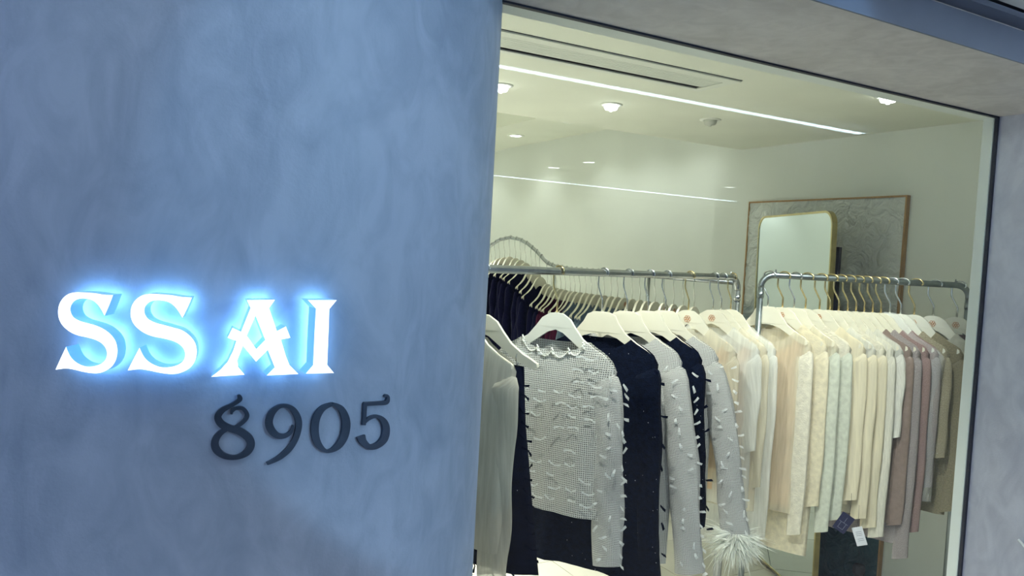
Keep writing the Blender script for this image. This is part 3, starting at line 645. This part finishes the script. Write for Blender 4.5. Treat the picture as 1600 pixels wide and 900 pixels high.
TUFW = [r_.mesh('ribbon', MAT['ribbon']) for r_ in TUF]; TUFN = [r_.mesh('ribbon', MAT['navyribbon']) for r_ in TUF]
RIBW = [r_.mesh('ribbon', MAT['ribbon']) for r_ in RIB]; RIBN = [r_.mesh('ribbon', MAT['navyribbon']) for r_ in RIB]
def ribbons(g, meshes, ws, zs, hem, seed, rows=True, n_sleeve=34, r0=.055, out=.02, t=.03, flare=0):
    rd = random.Random(seed)
    if rows:
        z = -HD-.15
        while z > hem+.015:
            for x in (-.17, -.105, -.03, .045, .115, .175):
                if rd.random() < .8:
                    o = link('ribbon', meshes[rd.randrange(4)], g, (x+rd.uniform(-.015, .015), -t*math.sqrt(max(.1, 1-(x/ws)**2))-.010, z+rd.uniform(-.006, .006)))
                    o.rotation_euler = (0, rd.uniform(-.25, .25), 0)
            z -= .043
    tm_ = TUFW if meshes is RIBW else TUFN
    for k in range(n_sleeve):
        edge = k % 2; v = (k+rd.random())/n_sleeve; rr1 = r0*(1-.12*v); z = -HD-.19-v*(-HD-.19-zs); cx = ws-r0*.8+out+flare*v
        a = rd.uniform(-.35, .25) if edge else rd.uniform(-2.2, -.7)
        o = link('ribbon', tm_[rd.randrange(4)], g, (cx+rr1*.93*math.cos(a), rr1*.52*math.sin(a)-.003, z))
        o.rotation_euler = (0, rd.uniform(-.9, 1.2) if edge else rd.uniform(-.5, 3.6), rd.uniform(-.3, .3))
G1 = 'garments on the middle rail'; GH1 = 'hangers on the middle rail'
def yaw(X): return math.atan2(X.y, X.x)
def put1(px, cos=.9): return rail_point(A1, B1, px), xdir(cos)
# beige sheer blouse, mostly behind the rounded wall
P, X = put1(722); hanger(P, yaw(X), 'pale hanger at the far left of the middle rail holding the beige blouse', GH1)
garment(P, X, 'blouse', 'beige sheer blouse half hidden by the rounded wall edge', 'blouse', G1, 'beigesheer', .215, zlen(P, X, .2, 872), zlen(P, X, .2, 915), r0=.06, r1=.05, seed=2, fold=.010, out=.0)
# navy dress hung on strap loops
P, X = put1(757); P0 = P.copy(); h = hanger(P, yaw(X), 'bare ended hanger in front of the white tweed jacket, left', GH1); h.scale.x = 1.06
g = empty('dress', P, yaw(X)); tag(g, 'narrow navy dress hung by loops between blouse and white jacket', 'dress', G1)
tp = zlen(P, X, .17, 575); hm = zlen(P, X, .2, 905)
link('garment_body', body_mesh('garment_body', FAB['navyplain'], .165, hm, wh=.255, wc=.18, t=.03, seed=4, top=tp), g)
for s in (-1, 1): MB().tube([(s*.140, 0, tp-.004), (s*.140, -.014, tp+.03), (s*.140, 0, -HD+hz(.14)+.004), (s*.140, .014, tp+.03), (s*.140, 0, tp-.004)], .0016, 5).build('strap_loop', MAT['chrome'], g)
rd = random.Random(5)
for k in range(14):
    o = link('ribbon', RIBN[k % 4], g, (.168+.075*k/14+.004, -.012, tp-.05-(tp-hm-.06)*k/14)); o.rotation_euler = (0, rd.uniform(-.4, .6), 0)
for k in range(12):
    o = link('ribbon', RIBN[k % 4], g, (-.1+.026*k, -.02, hm-.008)); o.rotation_euler = (0, rd.uniform(.7, 1.5), 0)
# white tweed jacket, the largest
P, X = put1(874, .88); hanger(P, yaw(X), 'pale hanger with gold hook holding the large white tweed jacket', GH1, 'gold', m='hanger2')
hm, sl = zlen(P, X, .2, 818), zlen(P, X, .25, 893)
gw = garment(P, X, 'tweed_jacket', 'large white open weave tweed jacket with pearl neckline and ribbon tufts', 'jacket', G1, 'tweed', .245, hm, sl, r0=.062, r1=.055, seed=11, wn=.125, nf=.045, fold=.005, out=.022, sm='tweed2', wh=.235, flare=.03)
ribbons(gw, RIBW, .245, sl, hm, 3, n_sleeve=34, r0=.062, out=.022, flare=.03)
mb = MB()
def ball(c, r): mb.lathe([(.0003, -r), (r*.7, -r*.7), (r, 0), (r*.7, r*.7), (.0003, r)], c, 6)
zn = -HD+hz(.125)+.006
for s0, s1 in ((-.125, -.06), (-.06, .0), (.0, .065), (.065, .125)):
    for k in range(13):
        q = k/12; x = s0+(s1-s0)*q; z = zn-.045*math.sqrt(max(0, 1-(x/.125)**2))-.022*math.sin(math.pi*q); ball((x, -.020-.006*(1-abs(x)/.125), z), .0036)
for x in (-.12, -.06, .0, .065, .12):
    for k in range(4): ball((x+.004*(k % 2), -.026, zn-.045*math.sqrt(max(0, 1-(x/.125)**2))-.004-.006*k+.012), .0045)
mb.build('pearl_trim', MAT['pearl'], gw, True)
# navy coat, tweed jackets, navy jacket
P, X = put1(944); hanger(P, yaw(X), 'ivory hanger right of the white jacket holding the navy coat', GH1, kind=1)
g = garment(P, X, 'coat', 'long navy boucle coat between two white tweed jackets', 'coat', G1, 'navy', .235, zlen(P, X, .22, 915), zlen(P, X, .22, 880), seed=12, out=.0, wn=.12, wh=.30, r0=.065, flare=.06)
ribbons(g, RIBN, .235, zlen(P, X, .22, 880), 0, 8, False, 14, .062, 0, flare=.06)
P, X = put1(983); hanger(P, yaw(X), 'ivory hanger holding the second white tweed jacket', GH1, kind=1)
hm, sl = zlen(P, X, .22, 890), zlen(P, X, .24, 898)
g = garment(P, X, 'tweed_jacket', 'second white tweed jacket, its tufted sleeve between navy garments', 'jacket', G1, 'tweed2', .235, hm, sl, seed=13, out=.03, wn=.12, r0=.064, r1=.058, flare=.10)
ribbons(g, RIBW, .235, sl, hm, 4, False, 34, .064, .03, flare=.10)
P, X = put1(1016); hanger(P, yaw(X), 'ivory hanger holding the short navy jacket', GH1, kind=1)
g = garment(P, X, 'navy_jacket', 'short navy boucle jacket between the tweed sleeves', 'jacket', G1, 'navy', .235, zlen(P, X, .22, 800), zlen(P, X, .22, 830), seed=14, out=.0, wn=.12, flare=.06)
ribbons(g, RIBN, .235, zlen(P, X, .22, 830), 0, 9, False, 14, .058, 0, flare=.06)
P, X = put1(1043); hanger(P, yaw(X), 'ivory hanger holding the feather cuffed tweed jacket', GH1, kind=1)
hm, sl = zlen(P, X, .22, 800), zlen(P, X, .24, 842)
gf = garment(P, X, 'tweed_jacket', 'white tweed jacket with a fluffy feather cuff', 'jacket', G1, 'tweed2', .235, hm, sl, seed=15, out=.04, wn=.12, r0=.060, r1=.055, flare=.12)
ribbons(gf, RIBW, .235, sl, hm, 6, False, 34, .06, .04, flare=.12)
mb = MB(); rd = random.Random(2); cx = .235-.06*.8+.04+.12
for k in range(1500):
    a = rd.uniform(0, 6.283); el = rd.uniform(-1.45, .5); ln = rd.uniform(.05, .10)*(1.5 if rd.random() < .08 else 1)
    d = Vector((math.cos(a)*math.cos(el), math.sin(a)*math.cos(el), math.sin(el)-.15)).normalized(); p = Vector((cx+.035*math.cos(a), .024*math.sin(a), sl-.005+rd.uniform(-.02, .035)))
    q = d.cross(Vector((rd.uniform(-1, 1), rd.uniform(-1, 1), rd.uniform(-1, 1)))).normalized()*.0024; sag = Vector((rd.uniform(-.01, .01), rd.uniform(-.01, .01), -.016*rd.random()))
    mb.add([p-q, p+q, p+d*ln*.55+q*.9, p+d*ln*.55-q*.9, p+d*ln+sag], [(0, 1, 2, 3), (3, 2, 4)])
tag(mb.build('feather_cuff', MAT['feather'], gf), kind='stuff')
rest1 = [(1079, 'pale hanger with copper emblem, nearer of two on the middle rail', 'blouse', 'sheer cream blouse on the nearer emblem hanger', 'sheer', 760, 718, 'gold', True, 'peach'),
         (1117, 'pale hanger with copper emblem, farther of two on the middle rail', 'blouse', 'white sheer blouse on the farther emblem hanger', 'sheerwhite', 800, 712, 'chrome', True, 'peach'),
         (1130, 'pale hanger second from the bent end of the middle rail', 'blouse', 'sheer cream pleated blouse second from the rail end', 'sheer', 805, 770, 'chrome', False, 'peach'),
         (1145, 'pale hanger at the bent end of the middle rail', 'dress', 'long cream pleated sheer dress at the rail end', 'sheerwhite', 875, 850, 'gold', False, None)]
for k, (px, hl, nm, gl, mt, hy, sy, wire, lg, lin) in enumerate(rest1):
    P, X = put1(px, .88-.02*k); hanger(P, yaw(X), hl, GH1, wire, logo=lg)
    g = garment(P, X, nm, gl, nm, G1, mt, .222, zlen(P, X, .2, hy), zlen(P, X, .22, sy), seed=20+k, out=.012, t=.018, r0=.05, r1=.036, wn=.10, fold=.006)
    if lin: link('lining', body_mesh('lining', FAB[lin], .19, zlen(P, X, .2, hy-20), wn=.16, nf=.12, nb=.1, t=.012, seed=30+k, fold=.004), g)
# ---- right rail
A2, B2 = at(1190, 431, 3.66), at(1512, 444, 3.62); A2.z = B2.z = 1.562
rack(A2, B2, 'dsteel', 'grey steel rail rack on the right carrying cream knitwear', .0145, (.0, .01))
G2 = 'garments on the right rail'; GH2 = 'hangers on the right rail'
ORD = ['first', 'second', 'third', 'fourth', 'fifth', 'sixth', 'seventh', 'eighth', 'ninth', 'tenth', 'eleventh', 'twelfth', 'thirteenth', 'fourteenth', 'fifteenth', 'sixteenth', 'seventeenth', 'eighteenth', 'nineteenth', 'twentieth', 'twenty-first', 'twenty-second', 'twenty-third', 'twenty-fourth', 'twenty-fifth', 'twenty-sixth', 'twenty-seventh', 'twenty-eighth']
right = [  # hook column, kind, body material, sleeve material, hem row, sleeve row, description, wire, emblem, opts
    (1203, 'cardigan', 'sheer', 'ivory', 812, 846, 'sheer ivory cardigan with wide neck and textured sleeve', 'chrome', False, dict(wn=.13, nf=.07)),
    (1226, 'cardigan', 'cream', 'cream', 880, 800, 'long cream knit cardigan', 'gold', True, {}),
    (1244, 'blouse', 'sheer', 'mint', 800, 842, 'pale mint tinted sheer blouse', 'chrome', False, {}),
    (1262, 'sweater', 'ivory', 'mint', 790, 822, 'ivory ribbed knit sweater', 'gold', False, {}),
    (1284, 'blouse', 'satin', 'satin', 796, 790, 'cream satin blouse', 'gold', True, {}),
    (1300, 'blouse', 'sheerwhite', 'satin', 790, 820, 'white sheer blouse with satin sleeve', 'gold', False, {}),
    (1314, 'sweater', 'ivory', 'satin', 815, 835, 'ivory sweater with long sleeve', 'gold', False, {}),
    (1328, 'blouse', 'crinkle', 'crinkle', 790, 850, 'champagne crinkle blouse', 'gold', False, {}),
    (1341, 'top', 'sheerwhite', 'rib', 770, 690, 'short sleeved white ribbed top', 'gold', False, {}),
    (1354, 'skirt_suit', 'taupe', 'taupe', 826, 830, 'taupe satin jacket', 'gold', False, {}),
    (1367, 'cardigan', 'glitter', 'glitter', 860, 885, 'long silver mauve glitter cardigan', 'gold', False, {}),
    (1380, 'cardigan', 'rose', 'rose', 838, 842, 'dusty rose knit cardigan', 'gold', False, {}),
    (1394, 'jacket', 'rose', 'glitter', 760, 770, 'mauve jacket under clear plastic film', 'chrome', False, dict(film=True)),
    (1411, 'sweater', 'beigeg', 'beigeg', 790, 722, 'beige glitter sweater with short sleeve', 'chrome', True, {}),
    (1432, 'cardigan', 'olive', 'olive', 812, 808, 'olive beige knit cardigan', 'gold', True, {}),
    (1462, 'cardigan', 'felt', 'beige', 780, 800, 'pale wool jacket with beige sleeve', 'chrome', True, {}),
    (1499, 'sweater', 'mauve', 'mauve', 680, 672, 'mauve knit sweater by the window jamb', 'chrome', True, {}),
]
last2 = None
for k, (px, nm, mt, sm_, hy, sy, ds, wire, lg, op) in enumerate(right):
    P = rail_point(A2, B2, px); X = xdir(.76+.012*math.sin(k*2.3)); op = dict(op); film = op.pop('film', False)
    hanger(P, yaw(X), '%s hanger from the left on the right rail holding the %s' % (ORD[k], ' '.join(ds.split()[:3])), GH2, wire, kind=1 if k in (0, 2) else 0, logo=lg, m='hanger' if k < 12 else 'hanger2')
    nm = 'jacket' if nm == 'skirt_suit' else nm
    hm, sl = zlen(P, X, .2, hy), zlen(P, X, .23, sy)
    g = garment(P, X, nm, ds+', '+ORD[k]+' on the right rail', nm, G2, mt, .222, hm, sl, seed=40+k, out=.012, t=.0125, r0=.044, r1=.034, wn=op.get('wn', .10), fold=.0028, sm=sm_, sleeves=(1, -1) if k == 0 else (1,), nf=op.get('nf', .05), wh=.19)
    if k in (0, 2, 5): link('lining', body_mesh('lining', FAB['peach' if k == 0 else 'satin'], .185, hm+.03, wn=.15, nf=.12, nb=.1, t=.008, seed=60+k, fold=.003), g)
    if film: link('plastic_cover', body_mesh('plastic_cover', FAB['film'], .25, hm-.08, wn=.02, nf=0, nb=0, t=.024, seed=70, fold=.006), g)
    if k == 5: tagged = g
    if k == 3: tagn = g
def hangtag(g, px, py, w0, h0, rot, m, lines):
    Pw = g.location; d = px_of(Pw+xdir(.8)*.2)[2]-.03
    Q = at(px, py, d); loc = Matrix.Rotation(-g.rotation_euler.z, 3, 'Z') @ (Q-Pw)
    o = bevel(MB().box((-w0/2, -.001, -h0/2), (w0/2, .001, h0/2)).build('price_tag', MAT[m], g, loc=loc), .0005); o.rotation_euler = (0, rot, .35)
    for a, c in lines: MB().box((a[0], -.0016, a[1]), (c[0], -.0011, c[1])).build('print', MAT['tag_line'], o)
    top = Vector((0, 0, h0/2)); top.rotate(o.rotation_euler)
    MB().tube([loc+top, loc+top+Vector((.005, .0, .05)), loc+top+Vector((.0, .01, .10))], .0008, 5).build('tag_string', MAT['black'], g)
hangtag(tagn, 1318, 817, .058, .088, .5, 'tag_navy', [((-.02, .0), (.02, .0015)), ((-.012, -.03), (-.0105, .0)), ((.012, -.03), (.0135, .0)), ((-.012, -.03), (.012, -.0285)), ((0, 0), (.0015, .03))])
hangtag(tagged, 1343, 838, .045, .085, -.35, 'tag_white', [((-.012, z), (.014, z+.0016)) for z in (.02, .012, .004, -.012, -.02)])
# ---- rear wavy rail
def r3(px, py): return on(0, 2.9, px, py)
wave = [(740, 415), (752, 398), (765, 385), (780, 375), (797, 371), (812, 374), (825, 381), (838, 392), (848, 403), (856, 411)]
pts3 = [r3(*p) for p in wave]; zr = r3(885, 420).z
yend = r3(1148, 436).y
pts3 += [Vector((2.9, pts3[-1].y-.10, zr+.012)), Vector((2.9, pts3[-1].y-.3, zr)), Vector((2.9, (pts3[-1].y+yend)/2, zr)), Vector((2.9, yend, zr))]
rk = empty('clothes_rack', (2.9, yend, FZ)); tag(rk, 'rear steel rack whose rail rises in an arch at the left', 'clothes rack')
o3 = Vector((2.9, yend, FZ))
MB().tube([p-o3 for p in pts3], .0135, 12).build('rail', MAT['steel'], rk, True)
for P in (pts3[0], pts3[-4], Vector((2.9, r3(1014, 430).y, zr)), pts3[-1]):
    q = P-o3; MB().tube([(0, q.y, .01), q], .011, 10).build('post', MAT['steel'], rk, True)
    MB().tube([(-.22, q.y, .014), (.22, q.y, .014)], .012, 10).build('foot', MAT['steel'], rk, True)
X3 = Vector((.9, .44, 0)).normalized()
def on_rail3(px):
    for a, c in zip(pts3, pts3[1:]):
        xa, xb = px_of(a)[0], px_of(c)[0]
        if xa <= px <= xb: return rail_point(a, c, px) if True else None
    return pts3[-1].copy()
G3 = 'garments on the rear arched rail'; GH3 = 'hangers on the rear arched rail'
bm3 = {}
for mt, hem in (('midnight', -1.0), ('burgundy', -.85), ('blue', -.8), ('navyplain', -.8)):
    bm3[mt] = [(body_mesh('garment_body', FAB[mt], .215, hem, seed=80+s, t=.018, fold=.005, nu=14, nv=12), [sleeve_mesh('sleeve', FAB[mt], .215, -.72, sd, .05, .038, .01, 0, 80+s, nl=14, na=10) for sd in (-1, 1)]) for s in range(2)]
cols = [769, 775, 782, 790, 798, 807, 815, 823, 832, 839, 846]+[857, 863, 871, 878, 885, 893, 900, 908, 917, 926, 935, 946, 957, 967, 978, 990, 1002, 1014, 1026, 1040, 1055, 1070, 1087]
na_, nb_ = 0, 0
for k, px in enumerate(cols):
    P = on_rail3(px); mt = 'midnight' if k < 13 else 'burgundy' if k < 18 else 'navyplain' if k >= 32 else 'blue'
    X = Matrix.Rotation(R(4*math.sin(k*1.7)), 3, 'Z') @ X3
    desc = {'midnight': 'midnight navy', 'burgundy': 'burgundy', 'blue': 'dusty blue', 'navyplain': 'dark navy'}[mt]
    first = {'midnight': 0, 'burgundy': 13, 'blue': 18, 'navyplain': 32}[mt]
    hanger(P, yaw(X), 'ivory hanger of the %s %s jacket from the left on the rear rail' % (ORD[k-first], desc), GH3, thin=True, m='hanger', logo=k in (25, 28, 30, 31), kind=0)
    g = empty('jacket', P, yaw(X)); tag(g, '%s %s jacket from the left on the rear arched rail' % (ORD[k-first], desc), 'jacket', G3)
    b_, sl_ = bm3[mt][k % 2]; link('garment_body', b_, g)
    for s_ in sl_: link('sleeve', s_, g)
# small white decal at the edge of the pier
P = on(0, XR+.006, 1597, 850)
d_ = MB().tube([(0, .012, .012), (0, 0, .004), (0, -.018, -.012)], .004, 6).build('decal', MAT['ring'], loc=P+Vector((-.003, 0, 0))); tag(d_, 'small white decal stroke on the right plaster pier', 'decal')
